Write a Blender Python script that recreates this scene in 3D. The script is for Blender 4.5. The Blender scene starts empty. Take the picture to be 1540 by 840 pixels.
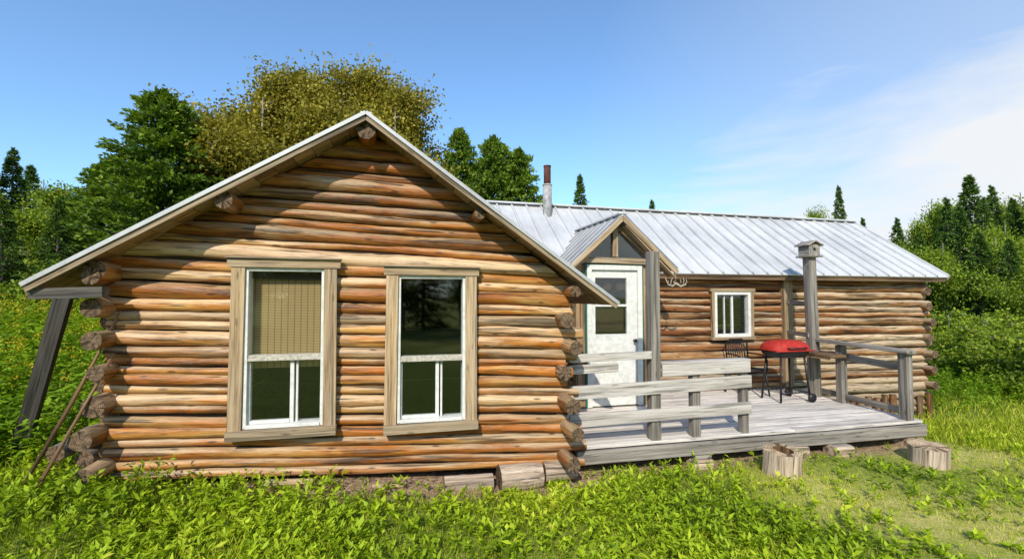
import bpy, math, random
import numpy as np
from mathutils import Vector, Matrix, noise
random.seed(7); rng=np.random.default_rng(7)
YAW=math.radians(13.0); C,S=math.cos(YAW),math.sin(YAW)
OX,OY=0.70,5.23
def W(u,v,z): return Vector((OX+C*u-S*v, OY+S*u+C*v, z))
def UV(x,y):
    dx,dy=x-OX,y-OY
    return C*dx+S*dy, -S*dx+C*dy
def sst(a,b,x):
    t=np.clip((x-a)/(b-a),0,1); return t*t*(3-2*t)
def H(x,y):
    x=np.asarray(x,float); y=np.asarray(y,float)
    l=0.078*np.clip(0.4-x,0,16)
    r=-0.42*sst(5.8,9.5,y)*sst(1.5,7,x)
    b=0.018*np.sin(x*2.3+y*1.1)+0.014*np.sin(y*3.7-x*1.9)+0.01*np.sin(x*6.1+1)*np.sin(y*5.3)
    return l+r+b-0.01
def Hf(x,y): return float(H(x,y))
col=bpy.context.scene.collection
# ---------------------------------------------------------------- materials
def newmat(name):
    m=bpy.data.materials.new(name); m.use_nodes=True
    nt=m.node_tree; nt.nodes.clear()
    out=nt.nodes.new('ShaderNodeOutputMaterial')
    return m,nt,out
def ramp(nt,fac,stops,interp='LINEAR'):
    r=nt.nodes.new('ShaderNodeValToRGB'); r.color_ramp.interpolation=interp
    e=r.color_ramp.elements
    while len(e)<len(stops): e.new(0.5)
    for k,(p,c) in enumerate(stops):
        e[k].position=p; e[k].color=(c[0],c[1],c[2],1) if not isinstance(c,(int,float)) else (c,c,c,1)
    nt.links.new(fac,r.inputs[0]); return r.outputs[0]
def mixc(nt,fac,a,b,mode='MIX'):
    m=nt.nodes.new('ShaderNodeMix'); m.data_type='RGBA'; m.blend_type=mode
    for sock,val in ((m.inputs[0],fac),(m.inputs[6],a),(m.inputs[7],b)):
        if isinstance(val,bpy.types.NodeSocket): nt.links.new(val,sock)
        elif isinstance(val,(int,float)): sock.default_value=val
        else: sock.default_value=(val[0],val[1],val[2],1)
    return m.outputs[2]
def mth(nt,op,a,b=0.0,clamp=False):
    m=nt.nodes.new('ShaderNodeMath'); m.operation=op; m.use_clamp=clamp
    for i,val in enumerate((a,b)):
        if isinstance(val,bpy.types.NodeSocket): nt.links.new(val,m.inputs[i])
        else: m.inputs[i].default_value=val
    return m.outputs[0]
def attr(nt,name,out='Vector'):
    a=nt.nodes.new('ShaderNodeAttribute'); a.attribute_name=name; return a.outputs[out]
def nz(nt,vec,scale,mscale=(1,1,1),detail=6,rough=0.6,dist=0.0):
    mp=nt.nodes.new('ShaderNodeMapping'); mp.inputs['Scale'].default_value=mscale
    nt.links.new(vec,mp.inputs[0])
    n=nt.nodes.new('ShaderNodeTexNoise'); n.inputs['Scale'].default_value=scale
    n.inputs['Detail'].default_value=detail; n.inputs['Roughness'].default_value=rough; n.inputs['Distortion'].default_value=dist
    nt.links.new(mp.outputs[0],n.inputs['Vector']); return n.outputs[0]
def principled(nt,out,color,rough=0.7,metal=0.0,spec=0.3,bump=None,bstr=0.3,bdist=0.01):
    p=nt.nodes.new('ShaderNodeBsdfPrincipled')
    if isinstance(color,bpy.types.NodeSocket): nt.links.new(color,p.inputs['Base Color'])
    else: p.inputs['Base Color'].default_value=(*color,1)
    if isinstance(rough,bpy.types.NodeSocket): nt.links.new(rough,p.inputs['Roughness'])
    else: p.inputs['Roughness'].default_value=rough
    p.inputs['Metallic'].default_value=metal
    p.inputs['Specular IOR Level'].default_value=spec
    if bump is not None:
        b=nt.nodes.new('ShaderNodeBump'); b.inputs['Strength'].default_value=bstr; b.inputs['Distance'].default_value=bdist
        nt.links.new(bump,b.inputs['Height']); nt.links.new(b.outputs[0],p.inputs['Normal'])
    nt.links.new(p.outputs[0],out.inputs[0]); return p
def wood(name,stops,gray=(0.42,0.36,0.29),grayamt=0.5,topgray=0.35,knots=0.8,cross=9,bstr=0.5,rough=0.62,gth=(0.55,0.95),patch=0.0,patchcol=(0.3,0.1,0.02),spec=0.25,streak=1.0):
    m,nt,out=newmat(name)
    lp=attr(nt,'lp'); tone=attr(nt,'tone','Fac'); wth=attr(nt,'wth','Fac')
    a=nz(nt,lp,1.0,(0.6,cross,cross),6,0.6,0.3)
    base=ramp(nt,a,stops)
    if patch>0:
        pn=nz(nt,lp,1.0,(1.3,4,4),5,0.6,0.4)
        base=mixc(nt,mth(nt,'MULTIPLY',ramp(nt,pn,[(0.47,0.0),(0.56,1.0)]),patch),base,patchcol)
    g=nz(nt,lp,1.0,(1.1,cross*0.7,cross*0.7),6,0.65,0.5)
    geo=nt.nodes.new('ShaderNodeNewGeometry'); sep=nt.nodes.new('ShaderNodeSeparateXYZ'); nt.links.new(geo.outputs['Normal'],sep.inputs[0])
    up=mth(nt,'MULTIPLY',mth(nt,'MAXIMUM',sep.outputs[2],0.0),topgray)
    gs=mth(nt,'ADD',mth(nt,'ADD',g,up),mth(nt,'MULTIPLY',wth,0.45))
    gm=ramp(nt,gs,[(gth[0],0.0),(gth[1],1.0)])
    gm2=mth(nt,'MULTIPLY',gm,grayamt)
    c=mixc(nt,gm2,base,gray)
    fine=nz(nt,lp,1.0,(2.2,cross*6,cross*6),4,0.7)
    fr=ramp(nt,fine,[(0.36,0.45),(0.5,1.0),(0.66,1.18)])
    c=mixc(nt,streak,c,fr,'MULTIPLY')
    cr=nz(nt,lp,1.0,(0.8,cross*2.4,cross*2.4),3,0.5,0.2)
    crr=ramp(nt,cr,[(0.36,0.22),(0.41,1.0)])
    c=mixc(nt,0.85*streak,c,crr,'MULTIPLY')
    mp=nt.nodes.new('ShaderNodeMapping'); mp.inputs['Scale'].default_value=(3.0,11,11); nt.links.new(lp,mp.inputs[0])
    vo=nt.nodes.new('ShaderNodeTexVoronoi'); vo.inputs['Scale'].default_value=1.0; nt.links.new(mp.outputs[0],vo.inputs['Vector'])
    k=ramp(nt,vo.outputs['Distance'],[(0.08,0.15),(0.16,1.0)])
    c=mixc(nt,knots,c,k,'MULTIPLY')
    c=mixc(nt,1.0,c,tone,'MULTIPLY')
    bh=mth(nt,'ADD',fine,mth(nt,'MULTIPLY',crr,0.7))
    principled(nt,out,c,rough,0,spec,bh,bstr,0.008)
    return m
def endgrain(name,dark,light):
    m,nt,out=newmat(name)
    ec=attr(nt,'ec')
    ln=nt.nodes.new('ShaderNodeVectorMath'); ln.operation='LENGTH'
    sp=nt.nodes.new('ShaderNodeSeparateXYZ'); nt.links.new(ec,sp.inputs[0])
    cb=nt.nodes.new('ShaderNodeCombineXYZ'); nt.links.new(sp.outputs[0],cb.inputs[0]); nt.links.new(sp.outputs[1],cb.inputs[1])
    nt.links.new(cb.outputs[0],ln.inputs[0])
    r=ln.outputs['Value']
    n=nz(nt,ec,2.5,(1,1,1),5,0.6)
    ring=mth(nt,'SINE',mth(nt,'ADD',mth(nt,'MULTIPLY',r,42.0),mth(nt,'MULTIPLY',n,6.0)))
    c=ramp(nt,mth(nt,'ADD',mth(nt,'MULTIPLY',ring,0.12),n),[(0.3,dark),(0.75,light)])
    at=mth(nt,'ARCTAN2',sp.outputs[1],sp.outputs[0])
    cv=nt.nodes.new('ShaderNodeCombineXYZ'); nt.links.new(mth(nt,'MULTIPLY',at,1.6),cv.inputs[0]); nt.links.new(sp.outputs[2],cv.inputs[1])
    cr=nz(nt,cv.outputs[0],2.0,(1,1,1),2,0.4)
    c=mixc(nt,0.8,c,ramp(nt,cr,[(0.38,0.08),(0.44,1.0)]),'MULTIPLY')
    principled(nt,out,c,0.85,0,0.15,n,0.4,0.01); return m
M={}
M['log']=wood('log_wood',[(0.34,(0.045,0.016,0.004)),(0.42,(0.19,0.066,0.011)),(0.50,(0.37,0.145,0.024)),(0.58,(0.46,0.225,0.052)),(0.68,(0.52,0.32,0.12))],gray=(0.52,0.385,0.235),grayamt=0.8,topgray=0.30,patch=0.75,patchcol=(0.40,0.118,0.012),rough=0.45,gth=(0.62,0.86),spec=0.4,bstr=0.9,knots=0.8)
M['logwing']=wood('wing_log_wood',[(0.34,(0.04,0.016,0.006)),(0.43,(0.16,0.060,0.020)),(0.52,(0.31,0.145,0.052)),(0.64,(0.43,0.27,0.125))],gray=(0.50,0.40,0.27),grayamt=0.85,topgray=0.42,patch=0.5,patchcol=(0.25,0.082,0.022),gth=(0.62,0.94),bstr=0.9,knots=0.8)
M['end']=endgrain('log_end_grain',(0.035,0.022,0.015),(0.25,0.17,0.105))
M['end2']=endgrain('fresh_end_grain',(0.24,0.16,0.09),(0.60,0.46,0.31))
M['trim']=wood('window_trim_wood',[(0.34,(0.17,0.10,0.045)),(0.5,(0.40,0.275,0.145)),(0.66,(0.52,0.39,0.235))],gray=(0.43,0.35,0.255),grayamt=0.6,topgray=0.1,knots=0.5,cross=14,gth=(0.52,0.9),streak=0.75)
M['gray']=wood('weathered_gray_wood',[(0.34,(0.07,0.060,0.050)),(0.5,(0.20,0.175,0.148)),(0.66,(0.33,0.295,0.255))],gray=(0.27,0.25,0.22),grayamt=0.6,topgray=0.1,knots=0.5,cross=14,streak=0.75)
M['deck']=wood('bleached_deck_wood',[(0.34,(0.30,0.265,0.23)),(0.5,(0.60,0.545,0.485)),(0.66,(0.74,0.69,0.63))],gray=(0.67,0.62,0.57),grayamt=0.6,topgray=0.1,knots=0.4,cross=12,streak=0.75)
M['soffit']=wood('soffit_wood',[(0.34,(0.09,0.04,0.015)),(0.5,(0.28,0.155,0.07)),(0.66,(0.42,0.27,0.145))],gray=(0.34,0.26,0.18),grayamt=0.5,topgray=0.0,knots=0.4,cross=14,streak=0.8)
M['bark']=wood('birch_bark',[(0.36,(0.12,0.075,0.045)),(0.5,(0.38,0.275,0.19)),(0.64,(0.58,0.46,0.35))],gray=(0.52,0.44,0.36),grayamt=0.6,topgray=0.1,knots=0.5,cross=16,bstr=1.0)
M['treebark']=wood('tree_bark',[(0.3,(0.06,0.05,0.04)),(0.5,(0.20,0.17,0.14)),(0.7,(0.40,0.37,0.33))],gray=(0.3,0.28,0.25),grayamt=0.5,topgray=0.1,knots=0.2,cross=5)
def simple(name,c,rough=0.5,metal=0.0,spec=0.4,var=0.15,scale=8,bstr=0.1):
    m,nt,out=newmat(name)
    tc=nt.nodes.new('ShaderNodeTexCoord')
    n=nz(nt,tc.outputs['Object'],scale,(1,1,1),6,0.65)
    cc=ramp(nt,n,[(0.25,tuple(x*max(0.05,(1-var*1.6)) for x in c)),(0.6,c),(0.85,tuple(min(1,x*(1+var)) for x in c))])
    rr=mth(nt,'ADD',mth(nt,'MULTIPLY',n,0.25),rough-0.12)
    principled(nt,out,cc,rr,metal,spec,n,bstr,0.01); return m
M['white']=simple('white_paint',(0.66,0.66,0.62),0.5,var=0.18,scale=14)
M['worn']=simple('worn_white_paint',(0.50,0.46,0.38),0.65,var=0.4,scale=40)
M['green']=simple('green_trim_paint',(0.02,0.13,0.09),0.5)
M['black']=simple('black_metal',(0.02,0.02,0.022),0.45,0.3)
M['red']=simple('red_enamel',(0.42,0.030,0.020),0.6,0.0,0.25,var=0.35,scale=16)
M['rust']=simple('rusty_pipe',(0.11,0.035,0.025),0.8,0.0,var=0.5)
M['galv']=simple('galvanised_pipe',(0.38,0.37,0.36),0.7,0.1,var=0.4)
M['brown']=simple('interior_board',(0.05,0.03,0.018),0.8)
M['bone']=simple('bleached_antler',(0.42,0.36,0.28),0.7,var=0.3,scale=30)
def roofmat(name,lo,hi):
    m,nt,out=newmat(name); tc=nt.nodes.new('ShaderNodeTexCoord')
    n1=nz(nt,tc.outputs['Object'],1.0,(1,1,1),5,0.6); n2=nz(nt,tc.outputs['Object'],6,(3,0.4,0.4),5,0.7)
    c=ramp(nt,n1,[(0.35,lo),(0.6,hi)])
    c=mixc(nt,0.3,c,ramp(nt,n2,[(0.35,0.65),(0.6,1.0)]),'MULTIPLY')
    principled(nt,out,c,mth(nt,'ADD',mth(nt,'MULTIPLY',n2,0.25),0.36),0.2,0.4,n2,0.05,0.01); M[name]=m
roofmat('roof',(0.50,0.50,0.505),(0.62,0.62,0.62))
roofmat('seam_shade_dirt',(0.15,0.155,0.16),(0.24,0.245,0.25))  # darker than the sheets: shadow and dirt along the seams put into the colour
roofmat('edge',(0.34,0.345,0.35),(0.46,0.465,0.47))
m,nt,out=newmat('window_glass')
tr=nt.nodes.new('ShaderNodeBsdfTransparent'); tr.inputs[0].default_value=(0.95,0.97,0.96,1)
gl=nt.nodes.new('ShaderNodeBsdfGlossy'); gl.inputs['Roughness'].default_value=0.03; gl.inputs[0].default_value=(0.9,0.95,0.95,1)
tc=nt.nodes.new('ShaderNodeTexCoord'); nn=nz(nt,tc.outputs['Object'],2.5,(1,1,1),2,0.5)
b=nt.nodes.new('ShaderNodeBump'); b.inputs['Strength'].default_value=0.05; b.inputs['Distance'].default_value=0.02; nt.links.new(nn,b.inputs['Height']); nt.links.new(b.outputs[0],gl.inputs['Normal'])
mx=nt.nodes.new('ShaderNodeMixShader'); mx.inputs[0].default_value=0.06; nt.links.new(tr.outputs[0],mx.inputs[1]); nt.links.new(gl.outputs[0],mx.inputs[2]); nt.links.new(mx.outputs[0],out.inputs[0]); M['glass']=m
m,nt,out=newmat('bamboo_blind'); tc=nt.nodes.new('ShaderNodeTexCoord')
sx=nt.nodes.new('ShaderNodeSeparateXYZ'); nt.links.new(tc.outputs['Object'],sx.inputs[0])
w1=mth(nt,'SINE',mth(nt,'MULTIPLY',sx.outputs[2],400)); w2=mth(nt,'PINGPONG',sx.outputs[0],0.03)
c=ramp(nt,w1,[(0.0,(0.26,0.165,0.07)),(0.8,(0.46,0.32,0.15))])
c=mixc(nt,0.8,c,ramp(nt,mth(nt,'MULTIPLY',w2,33.0),[(0.0,0.25),(0.22,1.0)]),'MULTIPLY')
principled(nt,out,c,0.7); M['blind']=m
def leafmat(name,stops,trans=0.35,rough=0.55):
    m,nt,out=newmat(name)
    t=attr(nt,'tint','Fac'); c=ramp(nt,t,stops)
    p=nt.nodes.new('ShaderNodeBsdfPrincipled'); p.inputs['Roughness'].default_value=rough; p.inputs['Specular IOR Level'].default_value=0.2
    nt.links.new(c,p.inputs['Base Color'])
    tl=nt.nodes.new('ShaderNodeBsdfTranslucent'); nt.links.new(mixc(nt,1.0,c,(1.3,1.25,0.5),'MULTIPLY'),tl.inputs[0])
    mx=nt.nodes.new('ShaderNodeMixShader'); mx.inputs[0].default_value=trans
    nt.links.new(p.outputs[0],mx.inputs[1]); nt.links.new(tl.outputs[0],mx.inputs[2]); nt.links.new(mx.outputs[0],out.inputs[0]); return m
M['weed']=leafmat('weed_leaves',[(0,(0.07,0.13,0.006)),(0.5,(0.31,0.44,0.016)),(0.85,(0.50,0.60,0.035)),(1.0,(0.64,0.58,0.09))])
M['grass']=leafmat('grass_blades',[(0,(0.09,0.16,0.008)),(0.5,(0.34,0.43,0.022)),(0.85,(0.58,0.56,0.08)),(1.0,(0.74,0.60,0.22))])
M['meadow']=leafmat('meadow_leaves',[(0,(0.045,0.10,0.006)),(0.5,(0.19,0.33,0.014)),(0.86,(0.34,0.48,0.03)),(0.93,(0.34,0.42,0.03)),(0.95,(0.55,0.38,0.02)),(1.0,(0.66,0.48,0.03))])
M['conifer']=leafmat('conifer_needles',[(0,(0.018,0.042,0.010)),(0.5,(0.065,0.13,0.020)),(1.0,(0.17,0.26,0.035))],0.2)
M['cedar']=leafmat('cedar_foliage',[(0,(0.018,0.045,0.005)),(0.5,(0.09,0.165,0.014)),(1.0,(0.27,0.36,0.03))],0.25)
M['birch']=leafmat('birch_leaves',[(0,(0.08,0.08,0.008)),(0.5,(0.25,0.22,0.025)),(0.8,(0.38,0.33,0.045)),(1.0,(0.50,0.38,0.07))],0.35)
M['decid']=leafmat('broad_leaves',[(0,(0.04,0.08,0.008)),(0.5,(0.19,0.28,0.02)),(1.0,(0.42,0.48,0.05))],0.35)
# ---------------------------------------------------------------- mesh builder
class MB:
    def __init__(s): s.v=[];s.f=[];s.m=[];s.lp=[];s.ec=[];s.tone=[];s.wth=[];s.sm=[]
    def add(s,vs,fs,lps,ecs=None,tone=1.0,wth=0.3,mat=0,smooth=False):
        b=len(s.v); s.v+= [tuple(x) for x in vs]; s.f+=[tuple(i+b for i in f) for f in fs]
        s.m+=[mat]*len(fs); s.sm+=[smooth]*len(fs); s.lp+=[tuple(x) for x in lps]
        s.ec+= [tuple(x) for x in ecs] if ecs else [(0,0,0)]*len(vs)
        s.tone+=[tone]*len(vs); s.wth+=[wth]*len(vs)
    def beam(s,p0,p1,w,h,mat=0,tone=None,wth=None,up=(0,0,1)):
        p0=Vector(p0);p1=Vector(p1); d=p1-p0; L=d.length; d.normalize(); up=Vector(up)
        if abs(d.dot(up))>0.98: up=Vector((0,1,0))
        sd=d.cross(up).normalized(); uv=sd.cross(d)
        tone=random.uniform(0.82,1.1) if tone is None else tone; wth=random.uniform(0.1,0.8) if wth is None else wth
        o=Vector([random.uniform(0,50) for _ in range(3)])
        vs=[];lps=[]
        for t in (0,L):
            for a,b in ((-1,-1),(1,-1),(1,1),(-1,1)):
                vs.append(p0+d*t+sd*(a*w/2)+uv*(b*h/2)); lps.append(o+Vector((t,a*w/2,b*h/2)))
        fs=[(0,1,2,3),(7,6,5,4),(0,4,5,1),(1,5,6,2),(2,6,7,3),(3,7,4,0)]
        s.add(vs,fs,lps,None,tone,wth,mat)
    def box(s,lo,hi,mat=0,tone=None,wth=None):
        lo=Vector(lo);hi=Vector(hi); sz=hi-lo; c=(lo+hi)/2
        ax=max(range(3),key=lambda i:sz[i]); d=Vector((0,0,0)); d[ax]=sz[ax]/2
        if ax==0: s.beam(c-d,c+d,sz.y,sz.z,mat,tone,wth)
        elif ax==1: s.beam(c-d,c+d,sz.x,sz.z,mat,tone,wth)
        else: s.beam(c-d,c+d,sz.x,sz.y,mat,tone,wth)
    def slab(s,q,t,mat=0,tone=1.0,wth=0.3):
        q=[Vector(p) for p in q]; n=(q[1]-q[0]).cross(q[3]-q[0]).normalized()
        vs=q+[p-n*t for p in q]; o=Vector([random.uniform(0,50) for _ in range(3)])
        e1=(q[1]-q[0]).normalized(); e2=(q[3]-q[0]).normalized()
        lps=[o+Vector(((p-q[0]).dot(e1),(p-q[0]).dot(e2),(p-q[0]).dot(n))) for p in vs]
        s.add(vs,[(0,1,2,3),(7,6,5,4),(0,4,5,1),(1,5,6,2),(2,6,7,3),(3,7,4,0)],lps,None,tone,wth,mat)
    def log(s,p0,p1,r0,r1,tone=1.0,wth=0.3,mat=0,end=1,wig=0.06,bend=0.008,segs=14,seed=None,s0=None,step=0.09,caps=True,cut0=0,cut1=0):
        p0=Vector(p0);p1=Vector(p1); d=(p1-p0); L=d.length
        if L<1e-4: return
        d.normalize()
        up=Vector((0,0,1)) if abs(d.z)<0.9 else Vector((1,0,0))
        sd=d.cross(up).normalized(); uv=sd.cross(d)
        seed=random.uniform(0,90) if seed is None else seed
        s0=random.uniform(0,40) if s0 is None else s0
        n=max(1,int(L/step)); vs=[];lps=[];ecs=[]
        for i in range(n+1):
            t=i/n; sl=s0+t*L
            r=(r0+(r1-r0)*t)*(1+wig*2*noise.noise(Vector((sl*1.4,seed,0)))+wig*noise.noise(Vector((sl*6,seed,5))))
            ctr=p0+d*(L*t)+sd*(bend*2*noise.noise(Vector((sl*0.7,seed,9))))+uv*(bend*2*noise.noise(Vector((sl*0.7,seed,19))))
            w0=max(0,1-t*L/0.45) if cut0 else 0; w1=max(0,1-(1-t)*L/0.45) if cut1 else 0
            for j in range(segs):
                a=2*math.pi*j/segs; ca,sa=math.cos(a),math.sin(a)
                kb=noise.noise(Vector((ca*2+sl*5.0,sa*2,seed+40)))
                rr=r*(1+wig*0.9*noise.noise(Vector((ca*1.5+sl*2.0,sa*1.5,seed)))+wig*1.6*max(0,kb-0.28)*2)
                p=ctr+sd*(ca*rr)+uv*(sa*rr)
                if cut0 or cut1: dz=p.z-ctr.z; p=p+d*(dz/cut0*w0 if cut0 else 0)-d*(dz/cut1*w1 if cut1 else 0)
                vs.append(p); lps.append((sl+seed,r*ca+seed*1.7,r*sa+seed*0.9)); ecs.append((ca,sa,seed))
        fs=[]
        for i in range(n):
            for j in range(segs):
                k=(j+1)%segs; fs.append((i*segs+j,i*segs+k,(i+1)*segs+k,(i+1)*segs+j))
        s.add(vs,fs,lps,ecs,tone,wth,mat,True)
        if caps:
            for which in (0,1):
                ring=vs[:segs] if which==0 else vs[-segs:]
                c=sum(ring,Vector((0,0,0)))/segs
                cv=ring+[c]; ce=[(math.cos(2*math.pi*j/segs),math.sin(2*math.pi*j/segs),seed) for j in range(segs)]+[(0,0,seed)]
                ff=[((j+1)%segs,j,segs) if which==0 else (j,(j+1)%segs,segs) for j in range(segs)]
                s.add(cv,ff,[lps[0]]*(segs+1),ce,1.0,wth,end,False)
    def tube(s,pts,rad,segs=8,mat=0,tone=1.0):
        pts=[Vector(p) for p in pts]
        if isinstance(rad,(int,float)): rad=[rad]*len(pts)
        seed=random.uniform(0,50); vs=[];lps=[]; sl=0
        for i,p in enumerate(pts):
            d=(pts[min(i+1,len(pts)-1)]-pts[max(i-1,0)]).normalized()
            up=Vector((0,0,1)) if abs(d.z)<0.9 else Vector((1,0,0))
            sd=d.cross(up).normalized(); uv=sd.cross(d)
            if i: sl+=(p-pts[i-1]).length
            for j in range(segs):
                a=2*math.pi*j/segs; vs.append(p+sd*(math.cos(a)*rad[i])+uv*(math.sin(a)*rad[i])); lps.append((sl+seed,rad[i]*math.cos(a)+seed,rad[i]*math.sin(a)))
        fs=[(i*segs+j,i*segs+(j+1)%segs,(i+1)*segs+(j+1)%segs,(i+1)*segs+j) for i in range(len(pts)-1) for j in range(segs)]
        fs+= [tuple(range(segs))[::-1],tuple((len(pts)-1)*segs+j for j in range(segs))]
        s.add(vs,fs,lps,None,tone,0.3,mat,True)
    def build(s,name,parent,mats,bevel=0.0,label=None):
        o=Vector(parent['_org']) if parent is not None else Vector((0,0,0))
        me=bpy.data.meshes.new(name); me.from_pydata([(x-o.x,y-o.y,z-o.z) for x,y,z in s.v],[],s.f)
        for mt in mats: me.materials.append(M[mt])
        me.polygons.foreach_set('material_index',s.m); me.polygons.foreach_set('use_smooth',s.sm)
        a=me.attributes.new('lp','FLOAT_VECTOR','POINT'); a.data.foreach_set('vector',np.array(s.lp,dtype=np.float32).ravel())
        a=me.attributes.new('ec','FLOAT_VECTOR','POINT'); a.data.foreach_set('vector',np.array(s.ec,dtype=np.float32).ravel())
        a=me.attributes.new('tone','FLOAT','POINT'); a.data.foreach_set('value',np.array(s.tone,dtype=np.float32))
        a=me.attributes.new('wth','FLOAT','POINT'); a.data.foreach_set('value',np.array(s.wth,dtype=np.float32))
        me.update()
        ob=bpy.data.objects.new(name,me); col.objects.link(ob)
        if parent is not None: ob.parent=parent; ob['_org']=tuple(o)
        if bevel>0:
            b=ob.modifiers.new('bevel','BEVEL'); b.width=bevel; b.segments=2; b.limit_method='ANGLE'; b.angle_limit=math.radians(50)
        if label: ob['label']=label
        return ob
def thing(name,label,cat,u,v,z,group=None,world=False):
    e=bpy.data.objects.new(name,None); col.objects.link(e); e.empty_display_size=0.2
    if world: e.location=(u,v,z)
    else: e.location=W(u,v,z); e.rotation_euler=(0,0,YAW)
    e['_org']=(float(u),float(v),float(z)); e['label']=label; e['category']=cat
    if group: e['group']=group
    return e
# ================================================================ CABIN
cabin=thing('log_cabin','weathered orange log cabin with metal roof and long side wing','cabin',-2.2,0,0)
UP,ZP=-2.228,3.72; SL,SR=0.62,0.70
UL,UR=-4.45,-0.12
def rows(n,zl0,zl1,zr0,zr1,var=0.16,fac=1.05):
    a=np.array([random.uniform(1-var,1+var) for _ in range(n)]); b=np.array([random.uniform(1-var,1+var)*0.6+x*0.4 for x in a])
    a=a/a.sum()*(zl1-zl0); b=b/b.sum()*(zr1-zr0); ca=zl0+np.cumsum(a)-a/2; cb=zr0+np.cumsum(b)-b/2
    return [(ca[i],a[i]/2*fac,cb[i],b[i]/2*fac) for i in range(n)]
WIN=[(-3.44,-2.50,0.67,2.37),(-2.04,-1.12,0.64,2.31)]
mb=MB()
RW=rows(33,0.335,3.78,0.13,3.65,0.38,0.99)
for i,(zl,rl,zr,rr) in enumerate(RW):
    def at(u):
        t=(u-UL)/(UR-UL); return zl+(zr-zl)*t, rl+(rr-rl)*t
    ua,ub=UL-0.02,UR+(random.uniform(0.08,0.24) if i%2==0 else random.uniform(0.0,0.1))
    c0=c1=0
    uu=UP-((ZP-0.035)-at(-3.2)[0])/SL
    if uu>ua: ua=uu; c0=SL
    uu=UP+((ZP-0.035)-at(-1.2)[0])/SR
    if uu<ub: ub=uu; c1=SR
    if ub-ua<0.25: continue
    h=at(-2.2)[0]
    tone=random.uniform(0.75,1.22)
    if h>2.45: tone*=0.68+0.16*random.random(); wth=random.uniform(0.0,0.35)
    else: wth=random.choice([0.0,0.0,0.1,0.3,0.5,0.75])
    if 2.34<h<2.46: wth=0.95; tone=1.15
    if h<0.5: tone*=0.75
    seed=random.uniform(0,90)
    cuts=[]
    for (a0,a1,z0_,z1_) in WIN:
        zc=at((a0+a1)/2)[0]
        if z0_+0.02<zc<z1_-0.02: cuts.append((a0+0.06,a1-0.06))
    segs=[];cur=ua
    for a0,a1 in cuts: segs.append((cur,a0)); cur=a1
    segs.append((cur,ub))
    for q_,(a,b) in enumerate(segs):
        za,ra=at(a); zb,rb=at(b)
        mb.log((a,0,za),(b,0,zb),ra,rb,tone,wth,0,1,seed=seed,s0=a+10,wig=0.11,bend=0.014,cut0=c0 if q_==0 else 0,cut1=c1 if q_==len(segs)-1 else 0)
mb.build('gable_wall',cabin,['log','end'])
for side,(us,z0,dz) in enumerate(((UL-0.02,0.48,0.1435),(UR-0.02,0.275,0.1475))):
    mb=MB()
    for k in range(13 if side==0 else 12):
        long=(k%2==0)
        prot=random.uniform(0.18,0.40) if long else -0.02
        z=z0+dz*k+random.uniform(-0.012,0.012)
        r=random.uniform(0.074,0.092) if long else 0.075
        off=random.uniform(-0.05,0.05)
        mb.log((us+off,-prot,z),(us,2.4 if side==1 else 4.8,z),r,0.075,random.uniform(0.6,1.0),random.uniform(0.1,0.6),0,1,bend=0.01,wig=0.09)
    mb.build('side_wall',cabin,['log','end'])
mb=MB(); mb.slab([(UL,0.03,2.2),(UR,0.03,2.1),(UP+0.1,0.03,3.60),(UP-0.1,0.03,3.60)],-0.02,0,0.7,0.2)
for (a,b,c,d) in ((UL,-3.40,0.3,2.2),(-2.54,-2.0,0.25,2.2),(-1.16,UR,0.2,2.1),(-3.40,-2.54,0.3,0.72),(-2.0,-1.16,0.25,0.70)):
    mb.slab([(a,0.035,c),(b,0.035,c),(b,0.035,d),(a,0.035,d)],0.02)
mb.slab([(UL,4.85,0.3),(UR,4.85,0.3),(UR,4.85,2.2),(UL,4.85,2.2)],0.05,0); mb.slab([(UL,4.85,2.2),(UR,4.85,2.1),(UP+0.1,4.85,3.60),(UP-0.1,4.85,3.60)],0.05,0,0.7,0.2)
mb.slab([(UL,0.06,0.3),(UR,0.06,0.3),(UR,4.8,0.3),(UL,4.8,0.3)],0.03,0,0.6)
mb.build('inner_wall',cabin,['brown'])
for (u,z,r,v0) in ((UP,ZP-0.125,0.085,-0.34),(-3.44,2.865,0.078,-0.34),(-1.12,2.835,0.062,-0.30),(UL+0.0,2.17,0.075,-0.3),(UR+0.02,2.05,0.062,-0.3)):
    mb=MB(); mb.log((u,v0,z),(u,4.7,z),r,r*0.95,0.8,0.2,0,1); mb.build('purlin',cabin,['log','end'])
mb=MB()
V0,V1=-0.39,4.9
EL=(-4.85,ZP-SL*(4.85+UP)); ER=(0.33,ZP-SR*(0.33-UP))
mb.slab([(EL[0],V0,EL[1]),(UP,V0,ZP),(UP,V1,ZP),(EL[0],V1,EL[1])],-0.022,0)
mb.slab([(UP,V0,ZP),(ER[0],V0,ER[1]),(ER[0],V1,ER[1]),(UP,V1,ZP)],-0.022,0)
v=V0+0.1
while v<V1:
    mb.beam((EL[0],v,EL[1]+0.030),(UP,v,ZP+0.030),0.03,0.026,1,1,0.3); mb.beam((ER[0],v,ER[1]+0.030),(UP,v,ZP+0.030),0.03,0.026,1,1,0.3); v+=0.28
mb.beam((UP,V0+0.01,ZP+0.020),(UP,V1,ZP+0.020),0.10,0.02,0,1)
mb.beam((EL[0]-0.02,V0-0.012,EL[1]-0.003),(UP-0.0,V0-0.012,ZP+0.014),0.02,0.036,2,1.0); mb.beam((ER[0]+0.02,V0-0.012,ER[1]-0.008),(UP,V0-0.012,ZP+0.014),0.02,0.036,2,1.0)
roof=mb.build('roof',cabin,['roof','seam_shade_dirt','edge'],0.003)
mb=MB()
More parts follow.
